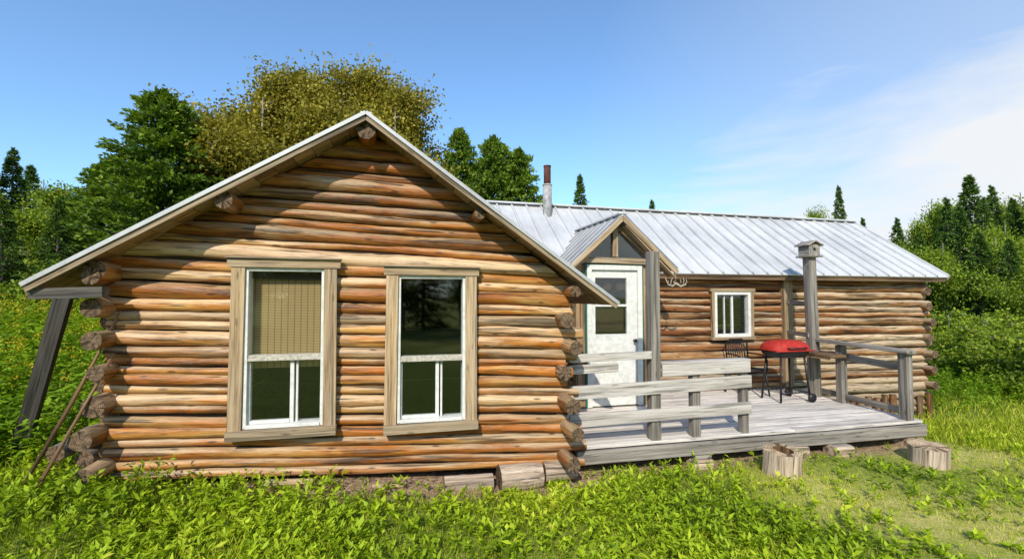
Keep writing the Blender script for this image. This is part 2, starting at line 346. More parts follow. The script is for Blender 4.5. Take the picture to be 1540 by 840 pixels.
for (e,sl,sg) in ((EL,SL,-1),(ER,SR,1)):
    Lh=abs(e[0]-UP); n=int(Lh/0.16)
    for i in range(n):
        a=UP+sg*(i*Lh/n+0.003); b=UP+sg*((i+1)*Lh/n-0.003)
        za=ZP-0.028-sl*abs(a-UP); zb=ZP-0.028-sl*abs(b-UP)
        if sg<0: q=[(b,V0+0.015,zb),(a,V0+0.015,za),(a,V1,za),(b,V1,zb)]
        else: q=[(a,V0+0.015,za),(b,V0+0.015,zb),(b,V1,zb),(a,V1,za)]
        mb.slab(q,-0.022,0,random.uniform(0.8,1.3),random.random())
mb.build('soffit',cabin,['soffit'])
for (e,sl,sg) in ((EL,SL,-1),(ER,SR,1)):
    mb=MB(); mb.beam((e[0],V0+0.006,e[1]-0.044),(UP,V0+0.006,ZP-0.036),0.026,0.040,0,0.7,0.6); mb.build('rake_board',cabin,['trim'],0.003)
mb=MB(); mb.beam((EL[0]+0.0,V0+0.08,EL[1]-0.075),(UL+0.12,V0+0.08,EL[1]-0.06),0.1,0.09,0,0.45,0.4); mb.build('outrigger_beam',cabin,['gray'],0.004)
def window(u0,u1,z0,z1,zm,blind=False,headext=0.02,parent=cabin,lab=None):
    vf=-0.105; tw=0.125
    mb=MB()
    mb.beam((u0+tw/2-0.012,vf,z0+0.02),(u0+tw/2,vf,z1-0.1),tw*0.95,0.04,0,random.uniform(.9,1.1),0.2,up=(0,1,0))
    mb.beam((u1-tw/2+0.004,vf,z0+0.02),(u1-tw/2,vf,z1-0.1),tw*0.95,0.04,0,random.uniform(.9,1.1),0.5,up=(0,1,0))
    mb.beam((u0-headext,vf-0.008,z1-0.055),(u1+headext,vf-0.008,z1-0.06),0.045,0.085,0,0.9,0.5)
    mb.beam((u0-headext-0.01,vf-0.02,z1-0.006),(u1+headext+0.01,vf-0.02,z1-0.014),0.08,0.014,0,0.8,0.8)
    win=mb.build('window',parent,['trim'],0.004,lab)
    mb=MB(); mb.beam((u0-0.01,vf-0.022,z0+0.04),(u1+0.01,vf-0.022,z0+0.045),0.09,0.085,0,0.75,0.7)
    mb.build('sill',win,['trim'],0.004)
    a,b=u0+tw-0.01,u1-tw+0.01; c,d=z0+0.09,z1-0.10; w=0.032
    mb=MB()
    mb.box((a,-0.10,c),(a+w,0.05,d)); mb.box((b-w,-0.101,c),(b,0.05,d)); mb.box((a+w,-0.099,d-w),(b-w,0.05,d)); mb.box((a+w,-0.115,c),(b-w,0.05,c+w))
    mb.box((a+w,-0.085,zm-0.03),(b-w,0.0,zm+0.022),1)
    mb.box((a+w,-0.094,zm-0.033),(b-w,-0.0855,zm-0.012),1)
    mx=a+(b-a)*0.56
    mb.box((mx,-0.05,c+w),(mx+0.035,0.01,zm-0.03)); mb.box((mx+0.05,-0.035,c+w),(mx+0.07,0.0,zm-0.03))
    mb.box((a+w,-0.06,c+w),(a+w+0.02,0.0,zm-0.03)); mb.box((a+w+0.02,-0.06,c+w+0.001),(mx,-0.01,c+w+0.03))
    mb.build('frame',win,['white','worn'],0.003)
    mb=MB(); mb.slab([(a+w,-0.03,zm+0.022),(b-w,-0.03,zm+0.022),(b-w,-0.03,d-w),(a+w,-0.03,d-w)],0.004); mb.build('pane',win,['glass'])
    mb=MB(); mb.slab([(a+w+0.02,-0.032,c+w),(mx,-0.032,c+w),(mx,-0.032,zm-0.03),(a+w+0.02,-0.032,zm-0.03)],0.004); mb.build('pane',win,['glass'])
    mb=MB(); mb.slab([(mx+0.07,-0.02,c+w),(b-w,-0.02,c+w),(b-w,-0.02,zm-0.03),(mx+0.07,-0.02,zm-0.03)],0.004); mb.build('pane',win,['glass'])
    if blind:
        mb=MB(); mb.slab([(a,0.06,zm-0.12),(b,0.06,zm-0.12),(b,0.06,d),(a,0.06,d)],0.004); mb.build('blind',win,['blind'])
    return win
window(*WIN[0],1.42,blind=True,headext=0.03,lab='tall sash window with bamboo blind')
window(*WIN[1],1.37,lab='tall sash window with dark panes')
# ---------------------------------------------------------------- WING
VW=2.45; WU1=8.42
mb=MB()
wrows=rows(16,0.16,2.36,0.10,2.34,0.32,0.98)
SW=(3.47,4.33,1.27,2.08)
for i,(zl,rl,zr,rr) in enumerate(wrows):
    ub=WU1+(random.uniform(0.1,0.24) if i%2==0 else 0.04); ua=-0.1
    def at(u):
        t=(u+0.1)/(8.52); return zl+(zr-zl)*t, rl+(rr-rl)*t
    seed=random.uniform(0,90)
    spans=[(ua,5.02,0.05,0.9),(5.12,ub,0.55,1.0)]
    for (a,b,wt,tn) in spans:
        zc=at(4)[0]; parts=[(a,b)]
        if a<0 and SW[2]<zc<SW[3]: parts=[(a,SW[0]+0.04),(SW[1]-0.04,b)]
        for (p,q) in parts:
            zp,rp=at(p); zq,rq=at(q)
            mb.log((p,VW,zp),(q,VW,zq),rp,rq,random.uniform(0.7,1.15)*tn,max(0,min(1,wt+random.uniform(-0.45,0.35))),0,1,seed=seed,s0=p+3,bend=0.016,wig=0.12)
for k,z in enumerate((0.04,-0.10,-0.24)):
    mb.log((5.2,VW+0.02,z),(WU1+0.1,VW+0.02,z-0.02),0.072,0.072,0.7,0.6,0,1,bend=0.016,wig=0.12)
mb.build('wing_wall',cabin,['logwing','end'])
mb=MB()
for k in range(14):
    z=0.22+0.157*k; prot=random.uniform(0.12,0.24) if k%2==0 else 0.0
    mb.log((WU1,VW-prot,z),(WU1,6.0,z),0.08,0.08,0.7,0.5,0,1)
for k in range(9):
    z=2.38+0.157*k; hw=(3.72-z)/0.71
    if hw>0.1: mb.log((WU1,4.17-hw,z),(WU1,4.17+hw,z),0.082,0.08,0.8,0.6,0,1)
for k in range(14):
    z=0.2+0.157*k; mb.log((-0.1,5.9,z),(WU1+0.15,5.9,z),0.083,0.083,0.8,0.6,0,1,step=0.4)
mb.build('end_wall',cabin,['logwing','end'])
mb=MB(); mb.slab([(0,VW+0.04,0.1),(WU1,VW+0.04,0.1),(WU1,VW+0.04,1.15),(0,VW+0.04,1.15)],0.02); mb.slab([(5.0,VW+0.04,1.15),(WU1,VW+0.04,1.15),(WU1,VW+0.04,2.34),(5.0,VW+0.04,2.34)],0.02); mb.slab([(0,VW+0.04,1.15),(3.4,VW+0.04,1.15),(3.4,VW+0.04,2.34),(0,VW+0.04,2.34)],0.02)
mb.slab([(0.67,2.30,0.3),(1.89,2.30,0.3),(1.89,2.30,2.5),(0.67,2.30,2.5)],0.02)
mb.build('inner_wall',cabin,['brown'])
mb=MB(); u=5.45
while u<WU1+0.1:
    r=random.uniform(0.040,0.06); mb.log((u,VW-0.09,-0.6),(u+random.uniform(-0.02,0.02),VW-0.09,0.06+random.uniform(-0.05,0.04)),r,r,random.uniform(0.45,0.8),0.4,0,1,step=0.2,segs=10); u+=r*2+random.uniform(0.06,0.16)
mb.build('skirting',cabin,['logwing','end'])
mb=MB(); mb.box((4.98,VW-0.13,0.32),(5.13,VW-0.02,2.34),0,0.7,0.3); mb.box((5.14,VW-0.10,0.32),(5.20,VW-0.03,2.34),0,0.6,0.4); mb.build('wall_post',cabin,['trim'],0.005)
rz0,rz1=3.86,3.79; ez=2.38; rv=4.17; ev=2.16; re=8.74; rs=-1.0
mb=MB()
mb.slab([(rs,ev,ez+0.02),(re,ev,ez),(re,rv,rz1),(rs,rv,rz0)],0.02,0)
mb.slab([(rs,rv,rz0),(re,rv,rz1),(re,6.2,ez),(rs,6.2,ez)],0.02,0)
n=32
for i in range(n+1):
    u=rs+(re-rs)*i/n; t=i/n; a=0.022
    mb.beam((u,ev-0.005,ez+0.02*(1-t)+a),(u,rv,rz0+(rz1-rz0)*t+a),0.028,0.045,0,1)
    mb.beam((u+0.024,ev-0.003,ez+0.02*(1-t)+0.003),(u+0.024,rv,rz0+(rz1-rz0)*t+0.003),0.026,0.012,1,1)  # dark strip beside each rib, its colour holding the rib's shadow and dirt
    mb.beam((u,6.2,ez+a),(u,rv,rz0+(rz1-rz0)*t+a),0.028,0.045,0,1)
mb.beam((rs,rv-0.0,rz0+0.02),(re+0.01,rv,rz1+0.02),0.22,0.03,0,1)
mb.beam((re+0.008,ev,ez-0.02),(re+0.008,rv,rz1-0.02),0.016,0.07,2,1)
wroof=mb.build('wing_roof',cabin,['roof','seam_shade_dirt','edge'],0.002)
mb=MB()
mb.slab([(rs,ev+0.02,ez-0.005),(re-0.01,ev+0.02,ez-0.025),(re-0.01,rv,rz1-0.025),(rs,rv,rz0-0.025)],0.02,0,0.7,0.4)
mb.beam((0.3,ev+0.05,ez-0.055),(re-0.02,ev+0.05,ez-0.07),0.03,0.05,0,0.5,0.6)
for i in range(16):
    u=0.5+i*0.54; mb.beam((u,ev+0.06,ez-0.05),(u,ev+0.6,ez+0.33),0.05,0.07,0,0.6,0.4)
mb.build('wing_soffit',cabin,['soffit'])
mb=MB(); mb.tube([(0.89,3.85,3.45),(0.89,3.85,4.2)],0.088,16,0); mb.tube([(0.89,3.85,4.2),(0.89,3.85,4.58)],0.070,16,1); mb.tube([(0.89,3.85,4.19),(0.89,3.85,4.215)],0.098,16,0); mb.tube([(0.89,3.85,4.565),(0.89,3.85,4.59)],0.076,16,1)
p=mb.build('chimney',wroof,['galv','rust'])
mb=MB(); a,b,c,d=SW; vf=VW-0.10
mb.box((a,vf-0.03,c),(a+0.05,vf+0.03,d),0,0.8,0.4); mb.box((b-0.06,vf-0.03,c),(b,vf+0.03,d),0,0.8,0.6); mb.box((a-0.03,vf-0.035,d),(b+0.03,vf+0.03,d+0.06),0,0.7,0.3); mb.box((a-0.02,vf-0.05,c-0.05),(b+0.02,vf+0.03,c),0,0.8,0.7)
win=mb.build('window',cabin,['trim'],0.004,'small white slider window')
mb=MB(); a+=0.05;b-=0.06; w=0.055
mb.box((a,vf-0.02,c),(a+w,vf+0.08,d)); mb.box((b-w,vf-0.021,c),(b,vf+0.08,d)); mb.box((a+w,vf-0.019,d-w),(b-w,vf+0.08,d)); mb.box((a+w,vf-0.022,c),(b-w,vf+0.08,c+w))
for fr,fw in ((0.50,0.035),(0.30,0.014)): mb.box((a+(b-a)*fr,vf+0.02,c+w),(a+(b-a)*fr+fw,vf+0.06,d-w))
mb.build('frame',win,['white'],0.003)
mb=MB(); mb.slab([(a+w,vf+0.045,c+w),(b-w,vf+0.045,c+w),(b-w,vf+0.045,d-w),(a+w,vf+0.045,d-w)],0.004); mb.build('pane',win,['glass'])
# ---------------------------------------------------------------- porch entrance
PU,PZ=1.326,3.23; PL=(0.50,2.47); PR=(2.24,2.41); PV=1.45
mb=MB(); PB=3.5
mb.slab([(PL[0],PV,PL[1]),(PU,PV,PZ),(PU,PB,PZ),(PL[0],PB,PL[1])],0.02,0); mb.slab([(PU,PV,PZ),(PR[0],PV,PR[1]),(PR[0],PB,PR[1]),(PU,PB,PZ)],0.02,0)
for i in range(9):
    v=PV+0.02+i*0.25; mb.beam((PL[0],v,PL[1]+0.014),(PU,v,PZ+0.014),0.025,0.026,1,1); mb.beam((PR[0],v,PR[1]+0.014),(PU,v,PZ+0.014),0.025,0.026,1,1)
mb.beam((PU,PV-0.01,PZ+0.012),(PU,PB,PZ+0.012),0.14,0.025,0,1)
proof=mb.build('porch_roof',cabin,['roof','seam_shade_dirt'],0.003)
mb=MB()
mb.beam((PL[0]+0.01,PV+0.01,PL[1]-0.05),(PU,PV+0.01,PZ-0.055),0.03,0.075,0,0.9,0.5); mb.beam((PR[0]-0.01,PV+0.01,PR[1]-0.05),(PU,PV+0.01,PZ-0.055),0.03,0.075,0,0.9,0.5)
mb.beam((PR[0]-0.05,PV+0.12,PR[1]-0.10),(PU+0.06,PV+0.12,PZ-0.16),0.2,0.02,0,0.9,0.1); mb.beam((PL[0]+0.05,PV+0.12,PL[1]-0.10),(PU-0.06,PV+0.12,PZ-0.16),0.2,0.02,0,0.9,0.1)
mb.beam((0.66,PV+0.2,2.55),(1.98,PV+0.2,2.53),0.09,0.085,0,0.85,0.7)
mb.beam((PU-0.04,PV+0.2,2.60),(PU-0.04,PV+0.2,3.08),0.08,0.06,0,0.8,0.6)
mb.beam((0.72,PV+0.2,2.58),(PU-0.04,PV+0.2,3.06),0.06,0.06,0,0.8,0.4); mb.beam((1.92,PV+0.2,2.58),(PU,PV+0.2,3.06),0.06,0.06,0,0.8,0.4)
mb.build('gable_frame',proof,['trim'],0.004)
mb=MB(); mb.slab([(0.74,PV+0.22,2.58),(1.26,PV+0.22,2.58),(1.26,PV+0.22,3.04),(1.24,PV+0.22,3.04)],0.004); mb.build('gable_pane',proof,['glass']); mb=MB(); mb.slab([(1.32,PV+0.22,2.58),(1.88,PV+0.22,2.58),(1.35,PV+0.22,3.04),(1.33,PV+0.22,3.04)],0.004); mb.build('gable_pane',proof,['glass'])
mb=MB(); mb.slab([(0.55,PV+1.1,2.4),(2.1,PV+1.1,2.4),(1.40,PV+1.1,3.14),(1.25,PV+1.1,3.14)],0.02); mb.build('inner_wall',proof,['brown'])
DV=1.68
mb=MB()
mb.box((0.60,DV,0.30),(0.80,DV+0.06,2.5),0,0.9); mb.box((1.76,DV,0.30),(1.95,DV+0.06,2.5),0,0.9)
mb.box((0.60,DV,0.30),(0.66,2.4,2.5),0,0.8); mb.box((1.90,DV+0.07,0.30),(1.95,2.4,2.5),0,0.8)
mb.build('vestibule_wall',cabin,['soffit'],0.003)
mb=MB()
mb.box((0.80,DV-0.03,0.33),(0.825,DV+0.05,2.50),1); mb.box((1.735,DV-0.03,0.33),(1.76,DV+0.05,2.50),1); mb.box((0.825,DV-0.031,2.475),(1.735,DV+0.05,2.50),1)
mb.box((0.825,DV-0.04,0.33),(0.90,DV+0.05,2.475),0); mb.box((1.66,DV-0.04,0.33),(1.735,DV+0.05,2.475),0); mb.box((0.90,DV-0.041,2.40),(1.66,DV+0.05,2.475),0)
a,b,c,d=0.97,1.49,1.42,2.28
mb.box((0.90,DV,0.34),(a,DV+0.045,2.40)); mb.box((b,DV,0.34),(1.66,DV+0.045,2.40)); mb.box((a,DV,0.34),(b,DV+0.045,c)); mb.box((a,DV,d),(b,DV+0.045,2.40))
mb.box((a,DV+0.002,1.84),(b,DV+0.04,1.875)); 
for (pa,pb,pc,pd) in ((0.98,1.24,0.5,1.3),(1.30,1.56,0.5,1.3)): mb.box((pa,DV-0.008,pc),(pb,DV,pd))
door=mb.build('door',cabin,['white','green'],0.003,'white entrance door with green trim and glazed top')
mb=MB(); mb.slab([(a,DV+0.02,c),(b,DV+0.02,c),(b,DV+0.02,d),(a,DV+0.02,d)],0.004); mb.build('pane',door,['glass'])
mb=MB(); mb.tube([(1.60,DV,1.32),(1.60,DV-0.05,1.32)],0.012,8); mb.tube([(1.60,DV-0.05,1.32),(1.60,DV-0.065,1.32),(1.60,DV-0.085,1.32)],[0.018,0.03,0.02],12); mb.build('handle',door,['black'])
# ================================================================ DECK
DZ=0.316
deck=thing('wooden_deck','bleached grey plank deck with open rail at cabin door','deck',2.5,0.1,0)
mb=MB(); v=0.03; DU1=5.02
while v<2.36:
    w=0.135; j=random.uniform(-0.02,0.03)
    cuts=sorted([0.04,random.uniform(1.6,3.4),DU1+j])
    for a,b in zip(cuts[:-1],cuts[1:]):
        mb.beam((a+0.002,v+w/2,DZ-0.017+random.uniform(-0.003,0.003)),(b-0.002,v+w/2,DZ-0.017+random.uniform(-0.003,0.003)),w,0.034,0,random.uniform(0.85,1.12),random.random())
    v+=w+0.010
mb.build('floor',deck,['deck'],0.004)
mb=MB(); mb.beam((0.02,0.0,DZ-0.115),(DU1,0.0,DZ-0.115),0.04,0.15,0,1.1,0.6); mb.beam((DU1-0.02,0.03,DZ-0.115),(DU1-0.02,2.3,DZ-0.115),0.04,0.15,0,0.9,0.6)
mb.beam((0.1,0.3,DZ-0.12),(DU1-0.1,0.3,DZ-0.12),0.05,0.13,0,0.6); mb.beam((0.1,1.9,DZ-0.12),(DU1-0.1,1.9,DZ-0.12),0.05,0.13,0,0.6)
mb.build('rim_joist',deck,['gray'],0.004)
def dpost(u,v,z0,z1,w,name='post',mat='gray',d=None,lean=0.0):
    mb=MB(); mb.beam((u,v,z0),(u+lean,v,z1),w,d or w,0,random.uniform(0.8,1.05),0.5,up=(0,1,0)); return mb.build(name,deck,[mat],0.005)
dpost(1.03,0.10,DZ,2.53,0.12)
dpost(1.57,0.10,DZ,1.06,0.10,'railing_post'); dpost(2.25,0.10,DZ,1.12,0.09,'railing_post')
dpost(4.83,0.10,DZ,1.22,0.115,'railing_post'); dpost(4.93,1.15,DZ,1.22,0.11,'railing_post')
def rail(p0,p1,w,h,mat='deck',tone=0.76):
    mb=MB(); mb.beam(p0,p1,w,h,0,tone*random.uniform(0.9,1.05),random.random()); return mb.build('rail_board',deck,[mat],0.004)
rail((-0.05,0.03,1.30),(0.96,0.03,1.315),0.03,0.09); rail((-0.05,0.055,1.17),(0.55,0.055,1.18),0.03,0.10)
rail((1.10,0.03,1.125),(2.30,0.03,1.135),0.03,0.135)
rail((-0.05,0.032,0.915),(2.31,0.028,0.955),0.032,0.15)
rail((-0.05,0.032,0.60),(2.30,0.028,0.635),0.032,0.14)
rail((1.1,0.10,1.21),(2.32,0.10,1.215),0.13,0.025)
rail((4.80,-0.02,1.245),(4.93,1.58,1.265),0.15,0.05,'gray',1.15); rail((4.87,0.16,1.02),(4.98,1.60,1.04),0.03,0.10,'gray',1.1); rail((4.87,0.16,0.42),(4.98,1.6,0.42),0.03,0.09,'gray',1.1)
rail((4.93,1.62,1.86),(5.05,2.33,1.90),0.03,0.075,'gray',1.0); rail((4.80,1.62,1.34),(5.05,2.33,1.34),0.03,0.075,'gray',1.0)
for i,(u,v) in enumerate(((1.6,0.08),(2.95,0.06),(3.55,-0.02),(4.85,0.1))):
    t=thing('support_block','rough wooden block wedged under the deck edge','block',u,v,0,'blocks under the deck')
    wx=W(u,v,0); g=Hf(wx.x,wx.y)
    mb=MB(); mb.beam((u-0.14,v,g+0.05),(u+0.14,v,g+0.04),0.22,0.14,0,1.1,0.3); mb.build('lower_block',t,['bark'],0.02)
    mb=MB(); mb.beam((u-0.1,v,DZ-0.22),(u+0.12,v,DZ-0.215),0.18,max(0.04,DZ-0.19-g-0.12),0,1.1,0.3); mb.build('upper_block',t,['gray'],0.01)
bh=thing('birdhouse_post','tall grey wooden post topped with small birdhouse','birdhouse',4.87,1.62,DZ)
mb=MB(); mb.beam((4.90,1.62,DZ),(4.84,1.62,2.68),0.14,0.14,0,0.95,0.6,up=(0,1,0)); mb.build('post',bh,['gray'],0.006)
mb=MB(); u,v=4.84,1.62
mb.box((u-0.11,v-0.11,2.68),(u+0.11,v+0.11,2.87),0,1.2,0.6); mb.box((u-0.14,v-0.14,2.655),(u+0.14,v+0.14,2.68),0,0.9,0.6)
mb.slab([(u-0.16,v-0.15,2.86),(u,v-0.15,2.94),(u,v+0.15,2.94),(u-0.16,v+0.15,2.86)],0.02,0,1.3); mb.slab([(u,v-0.15,2.94),(u+0.16,v-0.15,2.86),(u+0.16,v+0.15,2.86),(u,v+0.15,2.94)],0.02,0,1.3)
mb.tube([(u,v-0.112,2.79),(u,v-0.118,2.79)],0.026,12,1)
mb.build('birdhouse',bh,['gray','black'],0.003)
# ================================================================ GRILL
gr=thing('barbecue_grill','red lidded barbecue grill with black legs on the deck','grill',4.25,1.5,DZ)
gu,gv=4.20,1.5
def dome(mb,cx,cy,z0,rx,ry,h,sgn,mat):
    nr,ns=8,32; vs=[];fs=[]
    for i in range(nr+1):
        ph=math.pi/2*i/nr; rr=max(0,math.cos(ph))**0.55 if i<nr else 0; zz=math.sin(ph)**0.9
        for j in range(ns):
            a=2*math.pi*j/ns; ca,sa=math.cos(a),math.sin(a); e=0.6
            vs.append((cx+rx*rr*math.copysign(abs(ca)**e,ca),cy+ry*rr*math.copysign(abs(sa)**e,sa),z0+sgn*h*zz))
    for i in range(nr):
        for j in range(ns):
            k=(j+1)%ns; f=(i*ns+j,i*ns+k,(i+1)*ns+k,(i+1)*ns+j); fs.append(f if sgn>0 else f[::-1])
    mb.add(vs,fs,[(x,y,z) for x,y,z in vs],None,1,0,mat,True)
mb=MB(); dome(mb,gu,gv,1.13,0.37,0.24,0.16,1,0); mb.tube([(gu-0.37,gv-0.18,1.13),(gu-0.35,gv-0.24,1.13),(gu+0.35,gv-0.24,1.13),(gu+0.37,gv-0.18,1.13)],0.010,8,0)
mb.tube([(gu-0.16,gv-0.23,1.17),(gu-0.16,gv-0.28,1.18),(gu+0.16,gv-0.28,1.18),(gu+0.16,gv-0.23,1.17)],0.011,8,1)
mb.build('lid',gr,['red','black'])
mb=MB(); dome(mb,gu,gv,1.12,0.355,0.23,0.12,-1,0); mb.build('firebox',gr,['black'])
for a,b in ((-1,-1),(1,-1),(1,1),(-1,1)):
    mb=MB(); mb.tube([(gu+a*0.22,gv+b*0.15,1.06),(gu+a*0.28,gv+b*0.2,DZ+0.01)],0.016,8); mb.build('leg',gr,['black'])
mb=MB(); mb.tube([(gu-0.27,gv-0.19,DZ+0.15),(gu+0.27,gv-0.19,DZ+0.15)],0.01); mb.tube([(gu-0.27,gv+0.19,DZ+0.15),(gu+0.27,gv+0.19,DZ+0.15)],0.01)
for i in range(9): x=gu-0.26+i*0.065; mb.tube([(x,gv-0.19,DZ+0.15),(x,gv+0.19,DZ+0.15)],0.005)
mb.build('lower_rack',gr,['black'])
mb=MB()
for i in range(5): y=gv-0.44+i*0.1; mb.beam((gu+0.38,y,1.06),(gu+0.92,y,1.06),0.085,0.045,0,0.5)
mb.beam((gu+0.40,gv-0.47,1.02),(gu+0.40,gv+0.02,1.02),0.02,0.03); mb.beam((gu+0.88,gv-0.47,1.02),(gu+0.88,gv+0.02,1.02),0.02,0.03); mb.build('side_shelf',gr,['soffit'],0.003)
for s_ in (-1,1):
    mb=MB(); mb.tube([(gu+0.28,gv+s_*0.22,DZ+0.07),(gu+0.28,gv+s_*0.25,DZ+0.07)],0.07,18); mb.build('wheel',gr,['black'])
ch=thing('garden_chair','black wire garden chair beside the grill','chair',3.85,2.05,DZ)
mb=MB(); cu,cv=3.90,2.02
for a,b in ((-1,-1),(1,-1),(1,1),(-1,1)):
    mb.tube([(cu+a*0.2,cv+b*0.2,DZ+0.43),(cu+a*0.24,cv+b*0.24,DZ+0.01)],0.014)
mb.tube([(cu-0.22,cv-0.22,DZ+0.43),(cu+0.22,cv-0.22,DZ+0.43),(cu+0.22,cv+0.22,DZ+0.43),(cu-0.22,cv+0.22,DZ+0.43),(cu-0.22,cv-0.22,DZ+0.43)],0.014)
for i in range(13): x=cu-0.21+i*0.035; mb.tube([(x,cv-0.22,DZ+0.435),(x,cv+0.22,DZ+0.435)],0.008)
mb.build('seat',ch,['black'])
mb=MB(); mb.tube([(cu-0.21,cv+0.21,DZ+0.43),(cu-0.22,cv+0.25,DZ+0.85),(cu-0.12,cv+0.26,DZ+0.92),(cu+0.12,cv+0.26,DZ+0.92),(cu+0.22,cv+0.25,DZ+0.85),(cu+0.21,cv+0.21,DZ+0.43)],0.014)
for i in range(8): x=cu-0.16+i*0.045; mb.tube([(x,cv+0.22,DZ+0.45),(x,cv+0.255,DZ+0.9)],0.008)
for s_ in (-1,1): mb.tube([(cu+s_*0.21,cv+0.24,DZ+0.68),(cu+s_*0.25,cv-0.1,DZ+0.68),(cu+s_*0.24,cv-0.2,DZ+0.60),(cu+s_*0.22,cv-0.22,DZ+0.43)],0.013)
mb.build('backrest',ch,['black'])
orn=thing('hanging_ornament','small bleached antler ornament hanging below porch eave','ornament',2.18,1.5,2.4)
mb=MB(); a,b,c=2.20,1.46,2.2
mb.tube([(a,b,2.40),(a,b,2.20)],0.004)
for s_ in (-1,1):
    mb.tube([(a,b,c),(a+s_*0.07,b-0.02,c-0.05),(a+s_*0.15,b-0.03,c-0.02),(a+s_*0.19,b-0.02,c+0.08)],[0.02,0.016,0.012,0.005])
    for k,(f,hh) in enumerate(((0.05,0.10),(0.10,0.12),(0.15,0.10))): mb.tube([(a+s_*f,b-0.02,c-0.04),(a+s_*(f+0.01),b-0.05,c-0.04+hh*0.6),(a+s_*(f-0.01),b-0.06,c-0.04+hh)],[0.010,0.008,0.003])
mb.build('antler',orn,['bone'])
# ================================================================ blocks, stumps
def logblock(u,v,z,L,r,label,ang=0,name='log_block',cat='log'):
    t=thing(name,label,cat,u,v,z,None); mb=MB(); dx=math.cos(ang)*L/2; dy=math.sin(ang)*L/2
    mb.log((u-dx,v-dy,z),(u+dx,v+dy,z),r,r*0.97,1.0,0.5,0,1,wig=0.08,bend=0.01,segs=18,step=0.06); mb.build('billet',t,['bark','end'])
logblock(-1.20,-0.10,0.085,0.50,0.085,'short barked log wedged under the cabin wall')
logblock(-0.66,-0.13,0.11,0.46,0.13,'thick barked log block under the cabin wall',0.03)
logblock(-0.20,-0.05,0.10,0.36,0.10,'grey weathered log block under the cabin corner')
t=thing('wood_slab','pale sawn wood slab lying against the cabin base','wood slab',-2.9,-0.12,0.2); mb=MB(); mb.beam((-3.1,-0.17,0.22),(-2.68,-0.17,0.20),0.06,0.20,0,1.2,0.3,up=(0,-0.6,1)); mb.build('slab',t,['trim'],0.01)
t=thing('wood_slab','pale sawn wood slab lying against the cabin base','wood slab',-2.0,-0.12,0.1); mb=MB(); mb.beam((-2.15,-0.15,0.13),(-1.85,-0.15,0.12),0.06,0.1,0,1.1,0.3,up=(0,-0.6,1)); mb.build('slab',t,['trim'],0.01)
def stump(x,y,r,h,label,hollow,tilt,rz):
    z=Hf(x,y)-0.03; t=thing('tree_stump',label,'stump',x,y,z,world=True); t.rotation_euler=(tilt,0,rz)
    mb=MB(); n=40; seed=random.uniform(0,50)
    def rr_(j,k): 
        a=2*math.pi*j/n; return 1+0.12*noise.noise(Vector((math.cos(a)*1.5,math.sin(a)*1.5,seed+k*0.12)))+0.04*noise.noise(Vector((math.cos(a)*5,math.sin(a)*5,seed)))
    def ring(rad,zz,k):
        return [Vector((x+rad*rr_(j,k)*math.cos(2*math.pi*j/n),y+rad*rr_(j,k)*math.sin(2*math.pi*j/n),z+zz+(0.015*noise.noise(Vector((j*0.3,seed,0))) if k==6 else 0))) for j in range(n)]
    rs_=[ring(r*(1.03-0.03*min(1,k/3)),h*k/6,k) for k in range(7)]
    vs=[p for q in rs_ for p in q]; lps=[(k*h/6+seed,math.cos(2*math.pi*j/n)*r,math.sin(2*math.pi*j/n)*r) for k in range(7) for j in range(n)]
    mb.add(vs,[(i*n+j,i*n+(j+1)%n,(i+1)*n+(j+1)%n,(i+1)*n+j) for i in range(6) for j in range(n)],lps,None,1.1,0.6,0,True)
    ri=r*hollow; inner=[Vector((x+ri*rr_(j,9)*0.9*math.cos(2*math.pi*j/n)+0.01,y+ri*rr_(j,9)*1.1*math.sin(2*math.pi*j/n),z+h+0.002)) for j in range(n)]
    bot=[Vector((p.x,p.y,z+h*(0.3 if hollow>0.2 else 0.97))) for p in inner]
    vs=rs_[-1]+inner+bot; ec=[(math.cos(2*math.pi*j/n),math.sin(2*math.pi*j/n),seed) for j in range(n)]
    ecs=ec+[(a*hollow,b*hollow,c) for a,b,c in ec]*2
    fs=[(j,(j+1)%n,n+(j+1)%n,n+j) for j in range(n)]
    mb.add(vs,fs,[(seed,p.x,p.y) for p in vs],ecs,1.1,0.3,1,False)
    mb.add(inner+bot,[(j,(j+1)%n,n+(j+1)%n,n+j) for j in range(n)]+[tuple(range(n,2*n))],[(seed,p.x,p.y) for p in inner+bot],ecs[n:],0.6,0.3,2,False)
    mb.build('billet',t,['bark','end2','soffit'])
stump(3.05,5.34,0.195,0.29,'barked stump with hollow rotten core standing in grass',0.55,0.07,0.1)
stump(5.08,5.76,0.20,0.25,'low round cut stump standing in grass',0.12,0.07,-0.2)
def pole(p0,p1,r,label,name='wooden_pole'):
    t=thing(name,label,'pole',*p0,world=True); mb=MB(); mb.log(p0,p1,r,r*0.7,0.7,0.2,0,1,wig=0.1,bend=0.02,segs=8); mb.build('shaft',t,['soffit','end'])
pole((-4.0,3.86,0.45),(-3.55,4.22,1.85),0.016,'long thin peeled pole leaning on the cabin corner'); pole((-3.83,3.80,0.42),(-3.52,4.12,1.50),0.015,'long thin peeled pole leaning on the cabin corner')
t=thing('leaning_plank','wide grey weathered plank propped under the cabin eave','plank',-4.9,4.5,0.4,world=True); mb=MB(); mb.beam((-4.86,4.62,0.35),(-4.25,4.42,2.0),0.05,0.15,0,0.24,0.2,up=(1,0,0.3)); mb.build('board',t,['gray'],0.004)
for k,(z,dx) in enumerate(((0.55,0),(0.72,-0.05),(0.62,-0.22))):
    t=thing('stacked_log','grey cut log end piled beside the cabin corner','log',-4.6+dx,0.3,z,'logs piled beside the cabin'); mb=MB(); mb.log((-4.62+dx,0.0,z),(-4.62+dx,0.9,z),0.075,0.07,0.8,0.8,0,1); mb.build('billet',t,['gray','end'])
